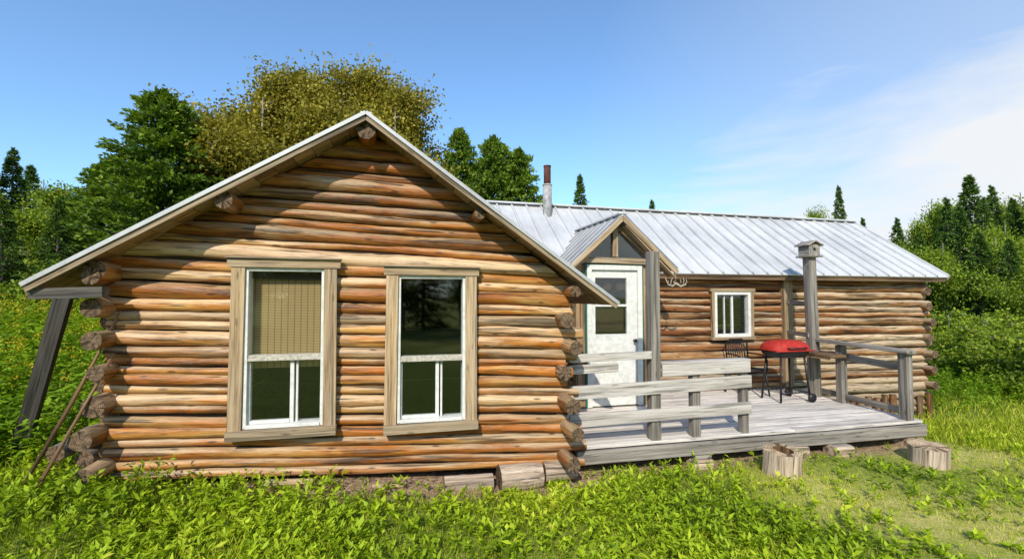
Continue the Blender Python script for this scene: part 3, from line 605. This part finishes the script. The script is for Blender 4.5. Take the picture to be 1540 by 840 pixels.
# ================================================================ leaf meshes
def quads(name,V,tint,mat,parent=None):
    nq=len(V)//4
    me=bpy.data.meshes.new(name); me.vertices.add(nq*4); me.vertices.foreach_set('co',V.astype(np.float32).ravel())
    me.loops.add(nq*4); me.polygons.add(nq); me.loops.foreach_set('vertex_index',np.arange(nq*4,dtype=np.int32))
    me.polygons.foreach_set('loop_start',np.arange(0,nq*4,4,dtype=np.int32))
    a=me.attributes.new('tint','FLOAT','POINT'); a.data.foreach_set('value',np.repeat(np.clip(tint,0,1),4).astype(np.float32))
    me.materials.append(M[mat]); me.update(calc_edges=True)
    ob=bpy.data.objects.new(name,me); col.objects.link(ob)
    if parent: ob.parent=parent
    return ob
def unit(a): return a/np.maximum(1e-9,np.linalg.norm(a,axis=1,keepdims=True))
def leafq(P,D,L,Wd,nrm=None):
    n=len(P); r=unit(rng.normal(size=(n,3))) if nrm is None else nrm
    side=unit(np.cross(D,r)); nn=np.cross(side,D)
    L=np.broadcast_to(np.asarray(L,float),(n,))[:,None]; Wd=np.broadcast_to(np.asarray(Wd,float),(n,))[:,None]
    mid=P+D*L*0.45+nn*L*0.06
    V=np.empty((n,4,3)); V[:,0]=P; V[:,1]=mid+side*Wd*0.5; V[:,2]=P+D*L-nn*L*0.08; V[:,3]=mid-side*Wd*0.5
    return V.reshape(-1,3)
def conifer(name,label,Ht,R,whorls,nb,per,mat,leaf=(0.16,0.05),droop=0.25,power=0.85,base=0.04,thick=0.10,cat='tree',r0=0.05):
    t=thing(name,label,cat,0,0,0,world=True)
    mb=MB(); mb.tube([(0,0,-0.4),(0.02,0,Ht*0.4),(0,0.02,Ht*0.75),(0,0,Ht)],[Ht*0.018,Ht*0.013,Ht*0.006,0.008],8)
    P=[];D=[];T=[]
    for w in range(whorls):
        f=w/(whorls-1); z=Ht*(base+(1-base)*f**0.95)*0.99
        rad=R*(1-f)**power
        for b in range(nb):
            az=random.uniform(0,2*math.pi); r=rad*random.uniform(0.55,1.18)+r0
            zz=z+random.uniform(-0.5,0.5)*Ht/whorls
            tip=np.array([math.cos(az)*r,math.sin(az)*r,zz-droop*r+random.uniform(-0.1,0.1)+0.06*r])
            st=np.array([0,0,zz]); 
            if b%3==0 and r>0.3: mb.tube([st,st*0.5+tip*0.5+np.array([0,0,0.05*r]),tip],[0.02,0.012,0.004],4)
            n=max(6,int(per*(0.3+0.7*r/R))); s=rng.uniform(0.12,1.0,n)**0.7
            pts=st+(tip-st)*s[:,None]; pts[:,2]+=0.18*r*s*(1-s)
            spread=thick*(1.2-s)*min(1.0,0.3+r)
            pts+=rng.normal(size=(n,3))*spread[:,None]*np.array([1,1,0.45])
            d=(tip-st)/max(1e-6,np.linalg.norm(tip-st)); dd=unit(d+rng.normal(size=(n,3))*0.55)
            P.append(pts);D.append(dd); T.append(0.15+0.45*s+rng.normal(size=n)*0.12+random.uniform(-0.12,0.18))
    P=np.concatenate(P);D=np.concatenate(D);T=np.concatenate(T); n=len(P)
    mb.build('trunk',t,['treebark'])
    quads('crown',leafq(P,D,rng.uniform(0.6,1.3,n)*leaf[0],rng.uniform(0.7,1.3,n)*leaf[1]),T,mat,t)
    return t
def broadleaf(name,label,Ht,Rx,z0,limbs,sub,per,mat,leaf=0.10,clump=0.36,cat='tree',trunkr=0.13,barkmat='treebark',lean=(0,0)):
    t=thing(name,label,cat,0,0,0,world=True); mb=MB()
    top=np.array([lean[0],lean[1],Ht*0.9]); mb.tube([(0,0,-0.4),(lean[0]*0.2,lean[1]*0.2,Ht*0.3),(lean[0]*0.6,lean[1]*0.6,Ht*0.6),tuple(top)],[trunkr,trunkr*0.8,trunkr*0.5,0.02],8)
    P=[];T=[];zc=(z0+Ht)/2; hz=(Ht-z0)/2
    for i in range(limbs):
        az=2*math.pi*(i*0.618)+random.uniform(-0.3,0.3); el=-0.8+1.8*((i*0.377)%1.0)
        k=random.uniform(0.6,1.0); ce=math.sqrt(max(0.05,1-el*el))
        end=np.array([math.cos(az)*Rx*ce*k,math.sin(az)*Rx*ce*k,zc+el*hz*k*1.0])+np.array([lean[0]*.6,lean[1]*.6,0])
        f=min(0.95,max(0.2,(end[2]-0.3*np.hypot(end[0],end[1])-0.6)/(Ht*0.9))); st=top*f; st[2]=Ht*0.9*f
        mid=(st+end)/2+np.array([0,0,-0.1*hz*0.5]); mb.tube([st,mid,end],[trunkr*0.35,trunkr*0.2,0.012],5)
        for j in range(sub):
            q=random.uniform(0.3,1.05); b0=st+(end-st)*min(q,1); dv=rng.normal(size=3); dv/=np.linalg.norm(dv); dv[2]=dv[2]*0.7+0.15
            e2=b0+dv*random.uniform(0.3,0.95)*Rx*0.42
            mb.tube([b0,(b0+e2)/2+np.array([0,0,0.03]),e2],[0.02,0.012,0.005],4)
            n=int(per*random.uniform(0.5,1.3)); s=rng.uniform(0.3,1.1,n)
            pts=b0+(e2-b0)*s[:,None]+rng.normal(size=(n,3))*clump*np.array([1,1,0.7])*random.uniform(0.6,1.1)
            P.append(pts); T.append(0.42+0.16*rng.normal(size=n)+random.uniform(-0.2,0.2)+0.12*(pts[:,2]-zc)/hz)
    P=np.concatenate(P);T=np.concatenate(T); n=len(P); D=unit(rng.normal(size=(n,3))+np.array([0,0,-0.2]))
    mb.build('trunk',t,[barkmat])
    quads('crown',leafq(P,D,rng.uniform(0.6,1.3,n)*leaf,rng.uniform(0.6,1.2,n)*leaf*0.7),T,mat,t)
    return t
def place(t,x,y,s=1.0,rot=None,sz=None,label=None,first=False,group=None):
    rot=random.uniform(0,6.28) if rot is None else rot
    if first: e=t
    else:
        e=t.copy(); col.objects.link(e)
        for c in list(t.children):
            cc=c.copy(); col.objects.link(cc); cc.parent=e
    e.location=(x,y,Hf(x,y)-0.05); e.rotation_euler=(0,0,rot); e.scale=(s,s,s if sz is None else sz)
    if label: e['label']=label
    if group: e['group']=group
    return e
def dirx(px,d): return (px-770)/700*d
def top(py,d): return 2+d*(445-py)/694
cedar=conifer('cedar_tree','tall broad dark green cedar tree behind the cabin',8.6,2.3,28,18,100,'cedar',(0.17,0.09),-0.22,0.58,0.04,0.24,r0=0.16)
place(cedar,dirx(238,15),15,0.98,first=True,sz=0.89)
place(cedar,dirx(165,16.5),16.5,0.85,sz=0.66,label='tall broad dark green cedar tree behind the cabin')
place(cedar,dirx(292,16.5),16.5,0.75,sz=0.70,label='tall broad dark green cedar tree behind the cabin')
place(cedar,dirx(690,21),21,0.72,sz=1.08,label='dark green cedar tree behind the roof')
place(cedar,dirx(742,20),20,0.80,sz=1.01,label='dark green cedar tree behind the roof'); place(cedar,dirx(780,20.5),20.5,0.78,sz=0.98,label='dark green cedar tree behind the roof'); place(cedar,dirx(716,22),22,0.8,sz=0.93,label='dark green cedar tree behind the roof')
birch=broadleaf('birch_tree','tall olive and yellow leafed birch behind the cabin',10.6,2.9,3.0,40,11,190,'birch',0.145,0.42,trunkr=0.16)
place(birch,dirx(390,18),18,1.0,first=True,sz=0.97); 
place(birch,dirx(592,18.5),18.5,0.92,sz=0.97,rot=2.0); place(birch,dirx(500,19.5),19.5,0.95,sz=0.98,rot=4.0); place(birch,dirx(445,20.5),20.5,1.05,sz=1.03,rot=1.0); place(birch,dirx(555,21),21,1.0,sz=1.06,rot=5.2)
spruce=conifer('spruce_tree','pointed dark green spruce tree at the forest edge',8.5,1.9,34,13,55,'conifer',(0.18,0.06),0.28,0.8,0.02,0.09)
place(spruce,dirx(12,17),17,0.72,first=True,sz=0.72)
G='trees of the forest edge'
decid=broadleaf('leafy_tree','bushy light green leafy tree at the forest edge',6.5,2.1,1.0,24,8,110,'decid',0.125,0.34,trunkr=0.09)
place(decid,dirx(-30,15),15,0.75,first=True,group=G)
spruce['group']=G
for px,py,d,kind,wd in ((60,245,17,'d',0.9),(85,300,14,'s',1.1),(30,290,14,'d',1),(110,290,17,'d',1),(40,250,19,'s',1.1),(-40,200,16,'s',1),(0,300,12,'s',1.3),(130,330,19,'d',1.1),(-80,240,18,'d',1),(320,300,22,'d',1.2),
    (873,265,26,'s',0.8),(982,303,34,'s',0.7),(1045,318,34,'d',0.4),(1133,312,36,'d',0.4),(1228,287,30,'d',0.38),(1265,282,30,'s',0.6),(1300,330,30,'s',0.8),
    (1330,345,26,'d',0.7),(1352,330,28,'s',0.9),(1378,305,26,'d',0.5),(1405,275,26,'d',0.65),(1428,300,23,'s',0.9),(1447,312,21,'s',1.0),(1463,266,23,'s',1.1),(1482,300,21,'s',0.9),(1497,282,22,'s',0.8),(1515,310,20,'d',0.7),(1540,262,22,'d',0.7),(1528,300,21,'s',0.8),(1565,290,20,'s',1.1),(1600,265,22,'d',0.7),(1640,290,20,'s',1.1),
    (1385,350,20,'s',1.1),(1420,345,19,'d',0.9),(1475,350,18,'s',1.2),(1500,335,19,'d',0.9),(1520,360,17,'s',1.0),(1340,365,24,'d',1.0),(1570,360,16,'d',0.9)):
    h=top(py,d)-Hf(dirx(px,d),d); 
    if kind=='s': k=h/8.5; place(spruce,dirx(px,d),d,k*wd,sz=k,group=G)
    else: k=h/6.5; place(decid,dirx(px,d),d,k*wd,sz=k,group=G)
for i in range(28):
    a=math.radians(random.uniform(-75,75)); d=random.uniform(34,60)
    x=math.sin(a)*d; y=math.cos(a)*d; hmax=2+y*(445-345)/700; 
    if random.random()<0.6: k=random.uniform(0.55,0.95)*hmax/8.5; place(spruce,x,y,k*1.1,sz=k,group=G)
    else: k=random.uniform(0.55,0.9)*hmax/6.3; place(decid,x,y,k,sz=k,group=G)
for i in range(18):
    x=-20+i*2.2+random.uniform(-0.6,0.6); y=-19+random.uniform(-3,3)
    if i%3: place(decid,x,y,1.15,sz=1.1,group=G)
    else: place(spruce,x,y,1.1,sz=0.95,group=G)
bush=broadleaf('bush','dense green leafy bush in the rough meadow',1.7,1.05,0.1,20,7,80,'decid',0.09,0.17,cat='bush',trunkr=0.03)
GB='bushes at the meadow edge'; bush['group']=GB
place(bush,dirx(1450,14),14,1.0,first=True)
for px,d,s in ((1400,15,1.0),(1490,13,1.0),(1530,12,1.0),(1560,11,1.0),(1425,16,1.2),(1475,16,1.3),(1520,15,1.3),(1380,18,1.3),(1345,20,1.4),(1600,12,1.2),(1575,14,1.3),(1640,13,1.3),(40,11,1.0),(95,12,1.1),(-20,12,1.2),(130,13,1.1),(70,14,1.3),(10,15,1.5),(170,15,1.3),(-60,11,1.2)):
    place(bush,dirx(px,d),d,s*random.uniform(0.85,1.1),sz=s*random.uniform(0.75,1.05))
# ================================================================ ground
def spaced(n,ext,k): 
    t=np.linspace(-1,1,n); return ext*np.sinh(k*t)/math.sinh(k)
gx=spaced(260,400,7.2)+1.0; gy=spaced(260,400,7.2)+5.0
X,Y=np.meshgrid(gx,gy); Z=H(X,Y); nx=len(gx)
me=bpy.data.meshes.new('ground'); V=np.stack([X,Y,Z],-1).reshape(-1,3)
i=np.arange(nx-1); j=np.arange(nx-1); I,J=np.meshgrid(i,j); q=(J*nx+I).ravel()
F=np.stack([q,q+1,q+1+nx,q+nx],-1).astype(np.int32)
me.vertices.add(len(V)); me.vertices.foreach_set('co',V.astype(np.float32).ravel()); me.loops.add(F.size); me.polygons.add(len(F))
me.loops.foreach_set('vertex_index',F.ravel()); me.polygons.foreach_set('loop_start',np.arange(0,F.size,4,dtype=np.int32)); me.update(calc_edges=True)
me.polygons.foreach_set('use_smooth',np.ones(len(F),bool))
def vn(x,y,s): return 0.5+0.25*(np.sin(x*s+1.3*np.sin(y*s*0.7))+np.sin(y*s*1.3+1.7*np.sin(x*s*0.6+2)))
def dirtf(x,y):
    u,v=UV(x,y); e=-0.28-0.26*vn(x,y,3.1); a=sst(-0.12,0.16,v-e)*(1-sst(0.4,0.8,v))*sst(-4.2,-3.0,u)*(1-sst(0.1,0.7,u))
    b=sst(-0.30,0.0,v)*sst(-0.2,0.3,u)*(1-sst(4.8,5.3,u))*(1-sst(2.3,2.6,v))
    return np.maximum(a,b*0.8)
def dryf(x,y):
    return sst(1.7,3.4,x)*(1-sst(5.2,6.3,y-0.12*x))*np.clip(0.55+0.5*np.sin(x*1.3+y*2.1),0,1)
a=me.attributes.new('dirt','FLOAT','POINT'); a.data.foreach_set('value',dirtf(V[:,0],V[:,1]).astype(np.float32))
a=me.attributes.new('dry','FLOAT','POINT'); a.data.foreach_set('value',dryf(V[:,0],V[:,1]).astype(np.float32))
m,nt,out=newmat('meadow_ground'); tc=nt.nodes.new('ShaderNodeTexCoord'); ob_=tc.outputs['Object']
n2=nz(nt,ob_,22,(1,1,1),6,0.7); n3=nz(nt,ob_,6,(1,1,1),6,0.7)
g=ramp(nt,n2,[(0.35,(0.06,0.09,0.012)),(0.5,(0.17,0.23,0.03)),(0.65,(0.30,0.30,0.07))])
d=ramp(nt,n2,[(0.35,(0.12,0.065,0.04)),(0.5,(0.34,0.22,0.15)),(0.65,(0.52,0.38,0.27))])
dr=ramp(nt,n3,[(0.35,(0.30,0.33,0.05)),(0.65,(0.60,0.51,0.20))])
dm=mth(nt,'MULTIPLY',attr(nt,'dirt','Fac'),mth(nt,'ADD',n3,0.5),True)
c=mixc(nt,mth(nt,'MULTIPLY',attr(nt,'dry','Fac'),0.8),g,dr); c=mixc(nt,dm,c,d)
principled(nt,out,c,0.95,0,0.1,n2,0.8,0.03)
me.materials.append(m); gob=bpy.data.objects.new('ground',me); col.objects.link(gob); gob['kind']='structure'; gob['label']='rough green meadow ground with bare soil by the cabin'
# ---------------------------------------------------------------- ground cover
def blocked(x,y):
    u,v=UV(x,y)
    return ((u>-4.62)&(u<0.05)&(v>-0.12)&(v<5))|((u>0)&(u<5.08)&(v>-0.02)&(v<2.6))|((u>-0.2)&(u<8.6)&(v>2.35)&(v<6.1))
def scatter(n,x0,x1,y0,y1,dens):
    x=rng.uniform(x0,x1,n); y=rng.uniform(y0,y1,n)
    keep=(rng.uniform(size=n)<dens(x,y))&(~blocked(x,y))&(np.abs(x)<y*1.35+1.2)
    return x[keep],y[keep]
def plants(x,y,h,k,L,Wd,tb,up=(0.1,0.9)):
    n=len(x); z=H(x,y); f=rng.uniform(0.15,1.0,(n,k)); az=rng.uniform(0,2*np.pi,(n,k)); hh=h[:,None]*f
    lean=rng.normal(size=(n,2,1))*0.12
    px=x[:,None]+lean[:,0]*hh; py=y[:,None]+lean[:,1]*hh; P=np.stack([px,py,z[:,None]+hh],-1).reshape(-1,3)
    el=rng.uniform(up[0],up[1],(n,k)); D=np.stack([np.cos(az)*np.cos(el),np.sin(az)*np.cos(el),np.sin(el)],-1).reshape(-1,3)
    N_=n*k; nr=np.tile(np.array([[0,0,1.0]]),(N_,1))+rng.normal(size=(N_,3))*0.25
    sc_=np.repeat(rng.uniform(0.55,1.35,n),k)
    V=leafq(P,D,rng.uniform(0.6,1.3,N_)*L*sc_,rng.uniform(0.7,1.2,N_)*Wd*sc_,unit(nr))
    T=(tb[:,None]+0.25*(f-0.5)+rng.normal(size=(n,k))*0.10+rng.normal(size=(n,1))*0.10).ravel()
    return V,T
def blades(x,y,h,w,tb,leanmag=0.45):
    n=len(x); z=H(x,y)-0.01; az=rng.uniform(0,2*np.pi,n); az2=rng.uniform(0,2*np.pi,n)
    sx,sy=np.cos(az)*w*0.5,np.sin(az)*w*0.5; lx,ly=np.cos(az2)*h*leanmag*rng.uniform(0.2,1,n),np.sin(az2)*h*leanmag*rng.uniform(0.2,1,n)
    V=np.empty((n,4,3)); V[:,0]=np.stack([x-sx,y-sy,z],-1); V[:,1]=np.stack([x+sx,y+sy,z],-1)
    V[:,2]=np.stack([x+sx*0.5+lx,y+sy*0.5+ly,z+h],-1); V[:,3]=np.stack([x-sx*0.1+lx*0.9,y-sy*0.1+ly*0.9,z+h*0.98],-1)
    return V.reshape(-1,3),tb
def stuff(name,Vs,Ts,mat,label):
    ob=quads(name,np.concatenate(Vs),np.concatenate(Ts),mat); ob['kind']='stuff'; ob['label']=label; return ob
dens=lambda x,y: (1-0.65*dirtf(x,y))*(1-0.9*sst(2.0,3.6,x+0.35*(y-4.5)))*(0.3+0.7*sst(0.25,0.6,vn(x,y,1.9)))
x,y=scatter(32000,-7,8,2.4,8.5,dens)
h=0.04+0.14*vn(x,y,1.4)*rng.uniform(0.3,1.4,len(x)); h*=np.where(x<-3.0,1.8,1)
V1_,T1_=plants(x,y,h,10,0.062,0.026,0.46+0.45*(vn(x,y,2.3)-0.5),(0.0,1.1))
stuff('weeds',[V1_],[T1_],'weed','low bright green leafy weeds')
x,y=scatter(210000,-7,9,2.3,9,lambda x,y:(1-0.85*dirtf(x,y))*(0.6+0.4*vn(x,y,3)))
h=rng.uniform(0.04,0.14,len(x))*(1-0.6*sst(1.8,3.4,x))*(0.6+0.6*vn(x,y,2.1)); tb=0.45+0.25*(vn(x,y,1.7)-0.5)+rng.normal(size=len(x))*0.17+0.34*dryf(x,y)
Va,Ta=blades(x,y,h,rng.uniform(0.003,0.008,len(x)),tb,0.7)
x,y=scatter(60000,6,20,6,22,lambda x,y:0.9+0*x); h=rng.uniform(0.05,0.20,len(x)); Vb,Tb=blades(x,y,h,0.018,0.5+rng.normal(size=len(x))*0.2,0.8)
x,y=scatter(26000,-26,-5,6,22,lambda x,y:0.9+0*x); h=rng.uniform(0.1,0.5,len(x)); Vc,Tc=blades(x,y,h,0.02,0.5+rng.normal(size=len(x))*0.18)
stuff('grass',[Va,Vb,Vc],[Ta,Tb,Tc],'grass','green and straw coloured grass blades')
x,y=scatter(9000,-14,-3.9,3.2,13,lambda x,y: sst(0,0.8,-(x+4.2)+0.25*(y-4))*0.9)
h=rng.uniform(0.35,1.05,len(x))*np.clip(0.45+0.15*(-(x+4)),0.4,1.1)
V1,T1=plants(x,y,h,22,0.11,0.034,0.48+0.3*(vn(x,y,1.5)-0.5),(-0.3,0.7)); T1=np.minimum(T1,0.88)
sel=(rng.uniform(size=len(x))<0.18)&(y>5.5)
fx,fy,fh=x[sel],y[sel],h[sel]; k=18; n=len(fx)
P=np.stack([fx[:,None]+rng.normal(size=(n,k))*0.04,fy[:,None]+rng.normal(size=(n,k))*0.04,(H(fx,fy)+fh)[:,None]+rng.uniform(-0.08,0.06,(n,k))],-1).reshape(-1,3)
Vf=leafq(P,unit(rng.normal(size=P.shape)),0.035,0.02); Tf=np.full(len(P),0.97)
x,y=scatter(8000,7.5,20,7,16,lambda x,y: sst(0.0,2.5,y-8.9-0.12*(x-8)+0.0*x)*0.8)
h=rng.uniform(0.2,0.6,len(x)); V2,T2=plants(x,y,h,16,0.10,0.035,0.45+0.3*(vn(x,y,1.1)-0.5),(-0.2,0.8)); T2=np.minimum(T2,0.88)
stuff('meadow_plants',[V1,Vf,V2],[T1,Tf,T2],'meadow','tall leafy meadow plants with yellow goldenrod flowers')
# ================================================================ sky, sun, camera
sc=bpy.context.scene
w=bpy.data.worlds.new('World'); sc.world=w; w.use_nodes=True; nt=w.node_tree; nt.nodes.clear()
out=nt.nodes.new('ShaderNodeOutputWorld'); bg=nt.nodes.new('ShaderNodeBackground'); bg.inputs[1].default_value=0.15
sun_el=math.radians(36); hx,hy=-0.18,-0.984
sky=nt.nodes.new('ShaderNodeTexSky'); sky.sky_type='NISHITA'; sky.sun_disc=False; sky.sun_elevation=sun_el
sky.sun_rotation=math.atan2(hx,hy); sky.air_density=1.0; sky.dust_density=0.6; sky.ozone_density=1.2
tc=nt.nodes.new('ShaderNodeTexCoord'); gen=tc.outputs['Generated']
sep=nt.nodes.new('ShaderNodeSeparateXYZ'); nt.links.new(gen,sep.inputs[0])
cn=nz(nt,gen,1.5,(1.0,1.4,5.0),8,0.55,0.5)
side=mth(nt,'ADD',mth(nt,'MULTIPLY',sep.outputs[0],0.62),mth(nt,'MULTIPLY',sep.outputs[2],-0.85))
cf=ramp(nt,mth(nt,'ADD',cn,side),[(0.52,0.0),(0.80,0.95)])
hz_=ramp(nt,mth(nt,'ADD',mth(nt,'MULTIPLY',sep.outputs[0],0.75),mth(nt,'MULTIPLY',sep.outputs[2],-0.25)),[(-0.15,0.05),(0.55,0.70)])
cc=mixc(nt,1.0,sky.outputs[0],(1.0,1.34,1.60),'MULTIPLY')
cc=mixc(nt,hz_,cc,(3.9,4.7,5.9)); cc=mixc(nt,cf,cc,(6.0,6.15,6.3))
nt.links.new(cc,bg.inputs[0]); nt.links.new(bg.outputs[0],out.inputs[0])
L=bpy.data.lights.new('sun','SUN'); L.energy=5.0; L.angle=math.radians(0.5); L.color=(1.0,0.92,0.78)
so=bpy.data.objects.new('sun',L); col.objects.link(so)
dv=Vector((hx*math.cos(sun_el),hy*math.cos(sun_el),math.sin(sun_el))); so.rotation_euler=dv.to_track_quat('Z','Y').to_euler(); so.location=dv*30
cam=bpy.data.cameras.new('camera'); cam.sensor_width=36; cam.lens=36*700/1540; cam.clip_end=2000; cam.clip_start=0.05
co=bpy.data.objects.new('camera',cam); col.objects.link(co); co.location=(0,0,2.0); co.rotation_euler=(math.radians(90+2.05),0,0); sc.camera=co
sc.view_settings.view_transform='Standard'; sc.view_settings.look='None'; sc.view_settings.exposure=0; sc.view_settings.gamma=1
for o in bpy.data.objects:
    if '_org' in o.keys(): del o['_org']
